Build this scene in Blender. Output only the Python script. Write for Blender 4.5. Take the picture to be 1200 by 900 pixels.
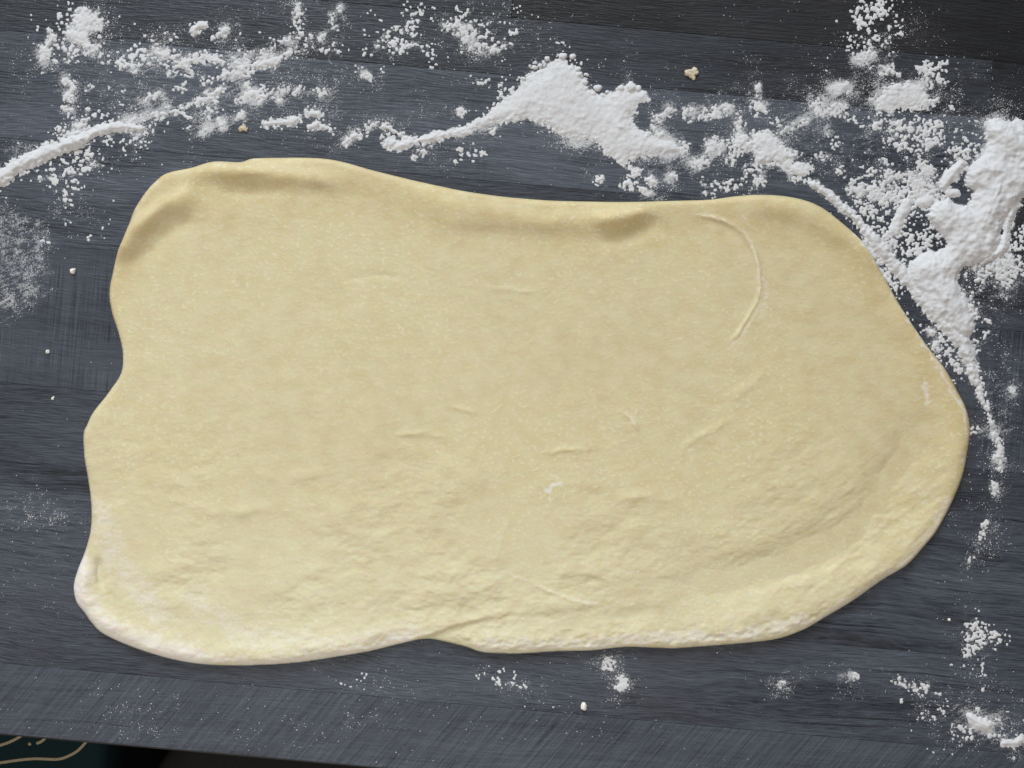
import bpy, bmesh, math, random
import numpy as np

# ------------------------------------------------------------------ scene, camera, light
for o in list(bpy.data.objects):
    bpy.data.objects.remove(o)
scene = bpy.context.scene
C = scene.collection
rng = np.random.default_rng(11)
random.seed(4)

S = 0.0005            # metres on the table per photo pixel (photo 1200 x 900)
CAMH = 0.50           # camera height above the table top
ROLL = math.radians(5.1)   # the boards run along world X, the phone was turned by this much
RX, RY = math.cos(ROLL), math.sin(ROLL)

def W(px, py, z=0.0):
    """photo pixel -> world x, y on the level plane z (table top is z = 0)"""
    k = (CAMH - z) / CAMH * S
    a = (px - 600.0) * k
    b = (450.0 - py) * k
    return a * RX - b * RY, a * RY + b * RX

cam_d = bpy.data.cameras.new('camera')
cam = bpy.data.objects.new('camera', cam_d)
C.objects.link(cam)
cam.location = (0, 0, CAMH)
cam.rotation_euler = (0, 0, ROLL)
cam_d.sensor_width = 36.0
cam_d.lens = 36.0 * CAMH / (1200 * S)
cam_d.clip_start = 0.01
cam_d.clip_end = 50.0
scene.camera = cam

world = bpy.data.worlds.new('World')
scene.world = world
world.use_nodes = True
bg = world.node_tree.nodes['Background']
bg.inputs[0].default_value = (1.0, 0.80, 0.67, 1)
bg.inputs[1].default_value = 0.22

def area_light(name, loc, target, sx, sy, power, col):
    d = bpy.data.lights.new(name, 'AREA')
    d.shape = 'RECTANGLE'; d.size = sx; d.size_y = sy
    d.energy = power; d.color = col
    o = bpy.data.objects.new(name, d); C.objects.link(o)
    o.location = loc
    v = [target[i] - loc[i] for i in range(3)]
    from mathutils import Vector
    o.rotation_euler = Vector(v).to_track_quat('-Z', 'Y').to_euler()
    return o

# the window on the far side of the table
area_light('window_light', (-0.9, 2.85, 1.55), (0, 0, 0), 1.7, 1.1, 122.0, (0.86, 0.94, 1.0))
# added overhead fill, not a known lamp: brightens the cook's side of the table
area_light('near_fill_light', (-0.22, -0.45, 1.10), (-0.08, -0.25, 0), 0.5, 0.5, 7.0, (1.0, 0.97, 0.92))

scene.view_settings.view_transform = 'Standard'
scene.view_settings.look = 'None'
scene.view_settings.exposure = 0.0
scene.view_settings.gamma = 1.0
scene.render.engine = 'CYCLES'
scene.cycles.max_bounces = 5
scene.cycles.diffuse_bounces = 3
scene.cycles.transparent_max_bounces = 6

# ------------------------------------------------------------------ helpers
def tag(o, label=None, cat=None, group=None, kind=None):
    if label: o['label'] = label
    if cat: o['category'] = cat
    if group: o['group'] = group
    if kind: o['kind'] = kind
    return o

def link(name, me, mat=None, parent=None):
    o = bpy.data.objects.new(name, me)
    C.objects.link(o)
    if mat is not None and len(me.materials) == 0:
        me.materials.append(mat)
    if parent is not None:
        o.parent = parent
    return o

def empty(name, loc):
    o = bpy.data.objects.new(name, None)
    o.location = loc; o.empty_display_size = 0.05
    C.objects.link(o)
    return o

def mesh_np(name, verts, faces, smooth=True):
    """verts (n,3) float array, faces (m,k) int array"""
    me = bpy.data.meshes.new(name)
    n, m, k = len(verts), len(faces), faces.shape[1]
    me.vertices.add(n)
    me.vertices.foreach_set('co', np.ascontiguousarray(verts, dtype=np.float32).ravel())
    me.loops.add(m * k)
    me.loops.foreach_set('vertex_index', np.ascontiguousarray(faces, dtype=np.int32).ravel())
    me.polygons.add(m)
    me.polygons.foreach_set('loop_start', np.arange(0, m * k, k, dtype=np.int32))
    me.polygons.foreach_set('loop_total', np.full(m, k, dtype=np.int32))
    if smooth:
        me.polygons.foreach_set('use_smooth', np.ones(m, dtype=bool))
    me.update(calc_edges=True)
    me.validate()
    return me

def bm_mesh(name, bm, smooth=False):
    me = bpy.data.meshes.new(name)
    bm.to_mesh(me); bm.free()
    if smooth:
        for p in me.polygons: p.use_smooth = True
    return me

def bm_box(x0, x1, y0, y1, z0, z1, bevel=0.0, seg=1):
    bm = bmesh.new()
    bmesh.ops.create_cube(bm, size=1.0)
    for v in bm.verts:
        v.co.x = x0 if v.co.x < 0 else x1
        v.co.y = y0 if v.co.y < 0 else y1
        v.co.z = z0 if v.co.z < 0 else z1
    if bevel > 0:
        bmesh.ops.bevel(bm, geom=bm.edges[:], offset=bevel, segments=seg, profile=0.5, affect='EDGES')
    return bm

def noise(X, Y, cx, cy, seed):
    """smooth value noise in 0..1, cell size cx, cy (same units as X, Y)"""
    r = np.random.default_rng(seed)
    T = 256
    tab = r.random((T, T))
    if abs(cx - cy) < 0.3 * cx:                      # turn the lattice so that no pattern lines up with the axes
        a = 0.6 + 1.7 * seed
        X, Y = X * math.cos(a) - Y * math.sin(a), X * math.sin(a) + Y * math.cos(a)
    fx = X / cx + 1000.37; fy = Y / cy + 1000.71
    ix = np.floor(fx).astype(np.int64); iy = np.floor(fy).astype(np.int64)
    tx = fx - ix; ty = fy - iy
    tx = tx * tx * tx * (tx * (tx * 6 - 15) + 10); ty = ty * ty * ty * (ty * (ty * 6 - 15) + 10)
    a = tab[iy % T, ix % T]; b = tab[iy % T, (ix + 1) % T]
    c = tab[(iy + 1) % T, ix % T]; d = tab[(iy + 1) % T, (ix + 1) % T]
    return (a * (1 - tx) + b * tx) * (1 - ty) + (c * (1 - tx) + d * tx) * ty

def fbm(X, Y, cx, cy, seed, octs=3, gain=0.5):
    s = 0; a = 1; t = 0
    for k in range(octs):
        s = s + a * (noise(X + 17.3 * k, Y - 9.1 * k, cx / 2 ** k, cy / 2 ** k, seed + k) - 0.5) * 2
        t += a; a *= gain
    return s / t

def seg_dist(X, Y, pts, radii=None):
    """distance to a polyline (minus a radius that runs along it), arc parameter 0..1, signed side"""
    pts = np.asarray(pts, float)
    best = np.full(X.shape, 1e9); par = np.zeros(X.shape); side = np.zeros(X.shape); key = np.full(X.shape, 1e9)
    L = np.hypot(*(pts[1:] - pts[:-1]).T); tot = L.sum(); acc = 0
    for i in range(len(pts) - 1):
        ax, ay = pts[i]; dx, dy = pts[i + 1] - pts[i]
        t = np.clip(((X - ax) * dx + (Y - ay) * dy) / (L[i] ** 2 + 1e-9), 0, 1)
        d = np.hypot(X - ax - t * dx, Y - ay - t * dy)
        r = 0 if radii is None else radii[i] * (1 - t) + radii[i + 1] * t
        e = d - r
        m = e < best
        best = np.where(m, e, best)
        par = np.where(m, (acc + t * L[i]) / max(tot, 1e-9), par)
        side = np.where(m, np.sign(dx * (Y - ay) - dy * (X - ax)), side)
        acc += L[i]
    return best, par, side

def catmull(pts, n, closed):
    P = np.asarray(pts, float); m = len(P); out = []
    for i in range(m if closed else m - 1):
        if closed:
            p0, p1, p2, p3 = P[(i - 1) % m], P[i], P[(i + 1) % m], P[(i + 2) % m]
        else:
            p0, p1, p2, p3 = P[max(i - 1, 0)], P[i], P[i + 1], P[min(i + 2, m - 1)]
        for k in range(n):
            t = k / n
            out.append(0.5 * ((2 * p1) + (-p0 + p2) * t + (2 * p0 - 5 * p1 + 4 * p2 - p3) * t * t + (-p0 + 3 * p1 - 3 * p2 + p3) * t ** 3))
    if not closed: out.append(P[-1])
    return np.array(out)

def poly_sdf(X, Y, poly):
    """positive inside"""
    poly = np.asarray(poly, float)
    d = np.full(X.shape, 1e9); inside = np.zeros(X.shape, bool)
    n = len(poly)
    for i in range(n):
        ax, ay = poly[i]; bx, by = poly[(i + 1) % n]
        dx, dy = bx - ax, by - ay
        t = np.clip(((X - ax) * dx + (Y - ay) * dy) / (dx * dx + dy * dy + 1e-9), 0, 1)
        d = np.minimum(d, (X - ax - t * dx) ** 2 + (Y - ay - t * dy) ** 2)
        if dy != 0:
            c = ((ay > Y) != (by > Y)) & (X < dx * (Y - ay) / dy + ax)
            inside ^= c
    d = np.sqrt(d)
    return np.where(inside, d, -d)

# ------------------------------------------------------------------ materials
def new_mat(name):
    m = bpy.data.materials.new(name); m.use_nodes = True
    nt = m.node_tree
    return m, nt, nt.nodes['Principled BSDF']

class NT:
    """tiny node helper"""
    def __init__(self, nt): self.nt = nt
    def n(self, t, **kw):
        x = self.nt.nodes.new(t)
        for k, v in kw.items(): setattr(x, k, v)
        return x
    def l(self, a, b): self.nt.links.new(a, b)
    def val(self, sock, v):
        if hasattr(v, 'is_output'): self.l(v, sock)
        else: sock.default_value = v
    def math(self, op, a, b=0.0, c=None, clamp=False):
        x = self.n('ShaderNodeMath', operation=op); x.use_clamp = clamp
        self.val(x.inputs[0], a); self.val(x.inputs[1], b)
        if c is not None: self.val(x.inputs[2], c)
        return x.outputs[0]
    def mapping(self, vec, scale=(1, 1, 1), rot=(0, 0, 0), loc=(0, 0, 0)):
        x = self.n('ShaderNodeMapping'); self.l(vec, x.inputs[0])
        self.val(x.inputs[1], loc); x.inputs[2].default_value = rot; x.inputs[3].default_value = scale
        return x.outputs[0]
    def noise(self, vec, scale, detail=2.0, rough=0.5, dist=0.0):
        x = self.n('ShaderNodeTexNoise'); self.l(vec, x.inputs['Vector'])
        x.inputs['Scale'].default_value = scale; x.inputs['Detail'].default_value = detail
        x.inputs['Roughness'].default_value = rough; x.inputs['Distortion'].default_value = dist
        return x.outputs[0]
    def range(self, v, a, b, c=0.0, d=1.0, smooth=True):
        x = self.n('ShaderNodeMapRange'); x.interpolation_type = 'SMOOTHSTEP' if smooth else 'LINEAR'
        self.l(v, x.inputs[0])
        for i, q in enumerate((a, b, c, d)): x.inputs[i + 1].default_value = q
        return x.outputs[0]
    def mix(self, f, a, b, mode='MIX'):
        x = self.n('ShaderNodeMix', data_type='RGBA', blend_type=mode)
        self.val(x.inputs[0], f)
        for s, v in ((x.inputs[6], a), (x.inputs[7], b)):
            if isinstance(v, tuple): s.default_value = (v[0], v[1], v[2], 1)
            else: self.l(v, s)
        return x.outputs[2]
    def attr(self, name, kind='GEOMETRY'):
        x = self.n('ShaderNodeAttribute', attribute_type=kind, attribute_name=name)
        return x.outputs['Fac']
    def bump(self, h, strength, dist, normal=None):
        x = self.n('ShaderNodeBump'); x.inputs['Strength'].default_value = strength
        x.inputs['Distance'].default_value = dist; self.l(h, x.inputs['Height'])
        if normal is not None: self.l(normal, x.inputs['Normal'])
        return x.outputs[0]

def wood_material():
    m, nt, p = new_mat('charcoal_wood'); N = NT(nt)
    pos = N.n('ShaderNodeNewGeometry').outputs['Position']
    rnd = N.n('ShaderNodeObjectInfo').outputs['Random']
    off = N.n('ShaderNodeCombineXYZ'); N.l(N.math('MULTIPLY', rnd, 7.3), off.inputs[0]); N.l(N.math('MULTIPLY', rnd, 3.1), off.inputs[2])
    add = N.n('ShaderNodeVectorMath', operation='ADD'); N.l(pos, add.inputs[0]); N.l(off.outputs[0], add.inputs[1])
    v = add.outputs[0]
    # slow wave so that the grain is not ruler straight
    warp = N.noise(N.mapping(v, (9, 14, 1)), 1.0, 2.0)
    wv = N.n('ShaderNodeCombineXYZ'); N.l(N.math('MULTIPLY', N.math('SUBTRACT', warp, 0.5), 0.012), wv.inputs[1])
    add2 = N.n('ShaderNodeVectorMath', operation='ADD'); N.l(v, add2.inputs[0]); N.l(wv.outputs[0], add2.inputs[1])
    g = add2.outputs[0]
    fine = N.noise(N.mapping(g, (130, 2100, 1)), 1.0, 4.0, 0.7)
    dash = N.noise(N.mapping(g, (85, 880, 1)), 1.0, 2.0, 0.55, 0.3)
    glint = N.range(N.noise(N.mapping(g, (160, 1900, 7)), 1.0, 3.0, 0.7), 0.58, 0.74)
    med = N.noise(N.mapping(g, (18, 260, 1)), 1.0, 3.0, 0.55)
    broad = N.noise(N.mapping(g, (6, 32, 1)), 1.0, 3.0, 0.5)
    pore = N.range(N.noise(N.mapping(g, (45, 900, 1)), 1.0, 2.0, 0.5), 0.58, 0.70)
    deep = N.range(N.noise(N.mapping(g, (7, 420, 3)), 1.0, 1.0, 0.5), 0.66, 0.73)
    # saw marks across the grain
    sv = N.noise(N.mapping(v, (900, 22, 1)), 1.0, 3.0, 0.6)
    rotd = N.mapping(N.mapping(v, (1, 1, 1), (0, 0, math.radians(-54))), (26, 560, 1))
    sd = N.noise(rotd, 1.0, 4.0, 0.68)
    sawv = N.attr('["saw_straight"]', 'OBJECT'); sawd = N.attr('["saw_slanted"]', 'OBJECT')
    patch = N.range(N.noise(N.mapping(v, (22, 40, 1)), 1.0, 2.0), 0.35, 0.6)
    s1 = N.math('MULTIPLY', N.math('MULTIPLY', N.math('SUBTRACT', sv, 0.5), sawv), patch)
    s2 = N.math('MULTIPLY', N.math('SUBTRACT', sd, 0.5), sawd)
    grain_w = N.math('SUBTRACT', 1.0, N.math('ADD', N.math('MULTIPLY', sawd, 0.62), N.math('MULTIPLY', sawv, 0.45)))
    h = N.math('ADD', N.math('ADD', N.math('MULTIPLY', N.math('SUBTRACT', fine, 0.5), 0.62), N.math('MULTIPLY', N.math('SUBTRACT', dash, 0.5), 0.90)),
               N.math('ADD', N.math('MULTIPLY', N.math('SUBTRACT', med, 0.5), 0.60), N.math('MULTIPLY', N.math('SUBTRACT', broad, 0.5), 1.25)))
    h = N.math('MULTIPLY', h, grain_w)
    h = N.math('ADD', h, N.math('ADD', N.math('MULTIPLY', s1, 1.5), N.math('MULTIPLY', s2, N.math('MULTIPLY_ADD', patch, 0.35, 0.85))))
    h = N.math('SUBTRACT', h, N.math('MULTIPLY', N.math('MULTIPLY', pore, 0.16), grain_w))
    h = N.math('SUBTRACT', h, N.math('MULTIPLY', N.math('MULTIPLY', deep, 0.30), grain_w))
    h = N.math('ADD', h, N.math('MULTIPLY', N.math('MULTIPLY', glint, 0.18), grain_w))
    t = N.math('ADD', h, 0.5)
    col = N.mix(N.range(t, 0.05, 0.95, smooth=False), (0.0080, 0.0105, 0.0160), (0.089, 0.105, 0.136))
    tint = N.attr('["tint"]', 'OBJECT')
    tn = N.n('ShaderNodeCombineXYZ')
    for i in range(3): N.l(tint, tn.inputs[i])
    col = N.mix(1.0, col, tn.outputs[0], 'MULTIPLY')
    # faint brownish zones as in smoked oak print
    br = N.range(N.noise(N.mapping(v, (5, 12, 1)), 1.0, 2.0), 0.55, 0.75)
    col = N.mix(N.math('MULTIPLY', br, 0.35), col, (0.046, 0.045, 0.052))
    N.l(col, p.inputs['Base Color'])
    p.inputs['Roughness'].default_value = 0.55
    N.l(N.range(fine, 0.3, 0.7, 0.50, 0.66), p.inputs['Roughness'])
    p.inputs['Specular IOR Level'].default_value = 0.35
    hb = N.math('ADD', N.math('MULTIPLY', dash, grain_w), N.math('MULTIPLY', s2, 0.9))
    N.l(N.bump(hb, 0.8, 0.0009), p.inputs['Normal'])
    return m

def flour_material():
    m, nt, p = new_mat('flour'); N = NT(nt)
    pos = N.n('ShaderNodeNewGeometry').outputs['Position']
    a = N.noise(pos, 900, 3.0, 0.7); b = N.noise(pos, 60, 2.0)
    col = N.mix(N.range(b, 0.3, 0.7), (0.575, 0.585, 0.600), (0.620, 0.635, 0.655))
    N.l(col, p.inputs['Base Color'])
    p.inputs['Roughness'].default_value = 0.95
    p.inputs['Specular IOR Level'].default_value = 0.1
    N.l(N.bump(a, 0.25, 0.0006), p.inputs['Normal'])
    return m

def film_material():
    m, nt, p = new_mat('flour_film'); N = NT(nt)
    pos = N.n('ShaderNodeNewGeometry').outputs['Position']
    f = N.attr('film')
    n1 = N.noise(pos, 1000, 2.0, 0.65); n2 = N.noise(pos, 420, 3.0, 0.6)
    n3 = N.noise(N.mapping(N.mapping(pos, (1, 1, 1), (0, 0, math.radians(-28))), (130, 620, 1)), 1.0, 2.0, 0.5)
    n = N.math('ADD', N.math('MULTIPLY', n1, 0.80), N.math('ADD', N.math('MULTIPLY', n2, 0.35), N.math('MULTIPLY', n3, 0.50)))
    x = N.math('ADD', N.math('MULTIPLY', f, 1.05), N.math('MULTIPLY', N.math('SUBTRACT', n, 0.82), 1.9))
    al = N.math('MULTIPLY', N.range(x, 0.30, 0.70, 0.0, 1.0), N.math('MULTIPLY_ADD', f, 0.85, 0.16, clamp=True))
    N.l(al, p.inputs['Alpha'])
    p.inputs['Base Color'].default_value = (0.61, 0.63, 0.655, 1)
    p.inputs['Roughness'].default_value = 0.95
    p.inputs['Specular IOR Level'].default_value = 0.1
    N.l(N.bump(n, 0.5, 0.0004), p.inputs['Normal'])
    return m

def dough_material():
    m, nt, p = new_mat('dough'); N = NT(nt)
    pos = N.n('ShaderNodeNewGeometry').outputs['Position']
    m1 = N.noise(N.mapping(pos, (400, 500, 60)), 1.0, 3.0, 0.6)      # flecks
    m2 = N.noise(N.mapping(pos, (90, 120, 30)), 1.0, 3.0, 0.55)
    m3 = N.noise(pos, 11, 3.0, 0.6)
    fleck = N.range(m1, 0.54, 0.68)
    dark = N.range(N.noise(N.mapping(pos, (150, 260, 40)), 1.0, 2.0), 0.58, 0.75)
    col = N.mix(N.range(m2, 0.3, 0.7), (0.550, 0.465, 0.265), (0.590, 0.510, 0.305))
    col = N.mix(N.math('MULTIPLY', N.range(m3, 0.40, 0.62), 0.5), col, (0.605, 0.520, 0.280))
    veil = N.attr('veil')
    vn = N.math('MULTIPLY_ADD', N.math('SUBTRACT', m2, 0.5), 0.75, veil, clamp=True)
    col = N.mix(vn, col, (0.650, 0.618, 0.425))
    col = N.mix(N.math('MULTIPLY', fleck, N.range(m3, 0.35, 0.65, 0.15, 0.6)), col, (0.72, 0.69, 0.53))
    col = N.mix(N.math('MULTIPLY', dark, 0.16), col, (0.56, 0.45, 0.25))
    fl = N.attr('flour')
    fn = N.noise(N.mapping(pos, (700, 1000, 300)), 1.0, 3.0, 0.65)
    fbig = N.noise(N.mapping(pos, (120, 240, 60)), 1.0, 2.0, 0.6)
    k = N.math('ADD', N.math('MULTIPLY', fn, 0.6), N.math('MULTIPLY', fbig, 0.4))
    thr = N.math('SUBTRACT', 0.90, fl)
    film = N.math('MULTIPLY_ADD', N.math('SUBTRACT', k, thr), 3.0, 0.0, clamp=True)
    film = N.math('MULTIPLY', film, 0.85)
    col = N.mix(film, col, (0.74, 0.71, 0.66))
    N.l(col, p.inputs['Base Color'])
    p.inputs['Subsurface Weight'].default_value = 0.5
    p.inputs['Subsurface Radius'].default_value = (1.0, 0.42, 0.12)
    p.inputs['Subsurface Scale'].default_value = 0.0045
    N.l(N.range(film, 0.0, 1.0, 0.56, 0.9), p.inputs['Roughness'])
    p.inputs['Specular IOR Level'].default_value = 0.28
    N.l(N.bump(N.math('ADD', m1, N.math('MULTIPLY', fn, 0.45)), 0.30, 0.0010), p.inputs['Normal'])
    return m

def plain_material(name, col, rough=0.6, var=0.15, scale=60, spec=0.4):
    m, nt, p = new_mat(name); N = NT(nt)
    pos = N.n('ShaderNodeNewGeometry').outputs['Position']
    n = N.noise(pos, scale, 4.0, 0.6)
    lo = tuple(c * (1 - var) for c in col); hi = tuple(min(1, c * (1 + var)) for c in col)
    N.l(N.mix(N.range(n, 0.3, 0.7), lo, hi), p.inputs['Base Color'])
    p.inputs['Roughness'].default_value = rough
    p.inputs['Specular IOR Level'].default_value = spec
    N.l(N.bump(n, 0.2, 0.001), p.inputs['Normal'])
    return m

M_wood = wood_material()
M_flour = flour_material()
M_dough = dough_material()
M_film = film_material()
M_core = plain_material('table_core', (0.020, 0.019, 0.022), 0.6)
M_floor = plain_material('dark_floor', (0.003, 0.0026, 0.0026), 1.0, 0.3, 20, 0.05)
M_teal = plain_material('teal_fabric', (0.004, 0.017, 0.021), 0.9, 0.25, 900, 0.2)
M_gold = plain_material('gold_thread', (0.30, 0.26, 0.17), 0.7, 0.2, 900)
M_grey = plain_material('grey_fabric', (0.020, 0.019, 0.020), 1.0, 0.2, 700, 0.1)
M_leg = plain_material('dark_metal', (0.02, 0.02, 0.02), 0.4)
M_crumb = plain_material('crumb', (0.56, 0.49, 0.37), 0.8, 0.2, 500)
M_crumb_w = plain_material('flour_crumb', (0.80, 0.77, 0.72), 0.9, 0.1, 600)

# ------------------------------------------------------------------ the setting: floor
bm = bm_box(-3, 3, -3, 3, -0.77, -0.75)
floor = link('floor', bm_mesh('floor', bm), M_floor)
tag(floor, kind='structure')

# ------------------------------------------------------------------ the table
table = empty('table', (0, 0, -0.75))
tag(table, 'dark charcoal wood plank table with straight edge, under the sheet of dough', 'table')
def under(o):
    o.parent = table; o.location.z += 0.75
    return o

def yv(px, py):
    return W(px, py)[1]
y_edge = yv(200, 877.5)                                   # front edge of the table
joint_px = [(0, 777), (0, 668), (0, 541), (0, 448), (0, 282), (0, 161), (0, 35), (0, -33)]
# every joint runs along world X
ys = [y_edge] + [yv(*p) for p in joint_px]
while ys[-1] < 0.46: ys.append(ys[-1] + random.choice((0.045, 0.06, 0.068)))
X0, X1 = -0.62, 0.62
# per row: tint, straight saw marks, slanted saw marks, end joints (world x)
x_end = W(1163, 80)[0]
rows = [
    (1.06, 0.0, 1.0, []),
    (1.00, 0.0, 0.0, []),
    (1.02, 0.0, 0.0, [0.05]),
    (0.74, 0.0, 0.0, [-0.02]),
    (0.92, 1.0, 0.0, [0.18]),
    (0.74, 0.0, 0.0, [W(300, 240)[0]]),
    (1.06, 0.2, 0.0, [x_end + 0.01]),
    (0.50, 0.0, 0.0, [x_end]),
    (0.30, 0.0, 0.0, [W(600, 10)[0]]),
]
GAP = 0.00008
for i in range(len(ys) - 1):
    tint, sv_, sd_, ends = rows[i] if i < len(rows) else (0.7, 0.0, 0.0, [random.uniform(-.4, .4)])
    xs = [X0] + sorted(ends) + [X1]
    for j in range(len(xs) - 1):
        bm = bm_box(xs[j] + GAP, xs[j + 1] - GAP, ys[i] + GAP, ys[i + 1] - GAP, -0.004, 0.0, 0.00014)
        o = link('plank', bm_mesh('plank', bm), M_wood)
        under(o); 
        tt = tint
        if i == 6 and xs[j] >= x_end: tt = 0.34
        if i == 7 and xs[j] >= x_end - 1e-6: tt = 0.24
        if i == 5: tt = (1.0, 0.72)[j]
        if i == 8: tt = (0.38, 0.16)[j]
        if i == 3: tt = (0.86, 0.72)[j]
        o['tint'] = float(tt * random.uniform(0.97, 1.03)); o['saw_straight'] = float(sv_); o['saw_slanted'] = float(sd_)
core = link('core_board', bm_mesh('core_board', bm_box(X0 + 0.002, X1 - 0.002, y_edge + 0.001, ys[-1] - 0.002, -0.032, -0.0042, 0.001)), M_core)
under(core)
band = link('edge_band', bm_mesh('edge_band', bm_box(X0, X1, y_edge - 0.0012, y_edge + 0.0006, -0.033, -0.0006, 0.0005, 2), True), M_core)
under(band)
for sx in (X0 + 0.05, X1 - 0.05):
    for sy in (y_edge + 0.05, ys[-1] - 0.05):
        under(link('leg', bm_mesh('leg', bm_box(sx - 0.025, sx + 0.025, sy - 0.025, sy + 0.025, -0.75, -0.0325, 0.002)), M_core))

# ------------------------------------------------------------------ the dough
OUT = [(132,320),(138,295),(144.5,279),(151.5,261),(158,244.5),(171,225),(182,213),(196,203),(224.5,196.5),(251,189.3),
 (281,190),(297,185.8),(330,184.5),(370,185),(400,189),(440,200),(493,213),(540,223),(587,230),(640,235),(690,236.5),(733,236.5),
 (800,235),(833,234),(860,230.5),(887,228.5),(917,230),(943,235),(963,243),(983,258),(1000,273),(1017,292),(1040,333),
 (1058,364),(1084,402),(1107,431),(1122,458),(1132.5,480),(1137,502),(1134,529),(1127,560),(1111,598),(1097,623),(1083,640),
 (1063,662),(1033,680),(1000,703),(967,723),(943,737),(913,748),(867,754),(800,759),(777,759.5),(733,758.5),(693,762.5),
 (653,763.5),(607,766),(567,764),(547,758),(520,751.5),(499,748.5),(467,755),(433,763.5),(400,769),(355,775.5),(311,779),
 (258,780),(213,775.5),(169,763),(124,744),(107,729),(98,716.5),(89,704.5),(86,687),(91,667),(99,647),(106,620),(106.5,589),
 (103,562),(98.7,535.5),(98,509),(102,498),(110,482),(127,460),(142,437),(144,413),(138,388),(132,370),(128,347),(129,333)]
OUTC = catmull(OUT, 4, True)
# the rolled edge is not a drawn curve: tiny irregularities
arc = np.arange(len(OUTC))
OUTC = OUTC + 0.85 * np.stack([fbm(arc, arc * 0, 9, 1, 5), fbm(arc, arc * 0, 9, 1, 15)], 1)

ST = 1.25
gx = np.arange(76, 1150, ST); gy = np.arange(174, 792, ST)
GX, GY = np.meshgrid(gx, gy)
SD = poly_sdf(GX, GY, OUTC)

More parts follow.
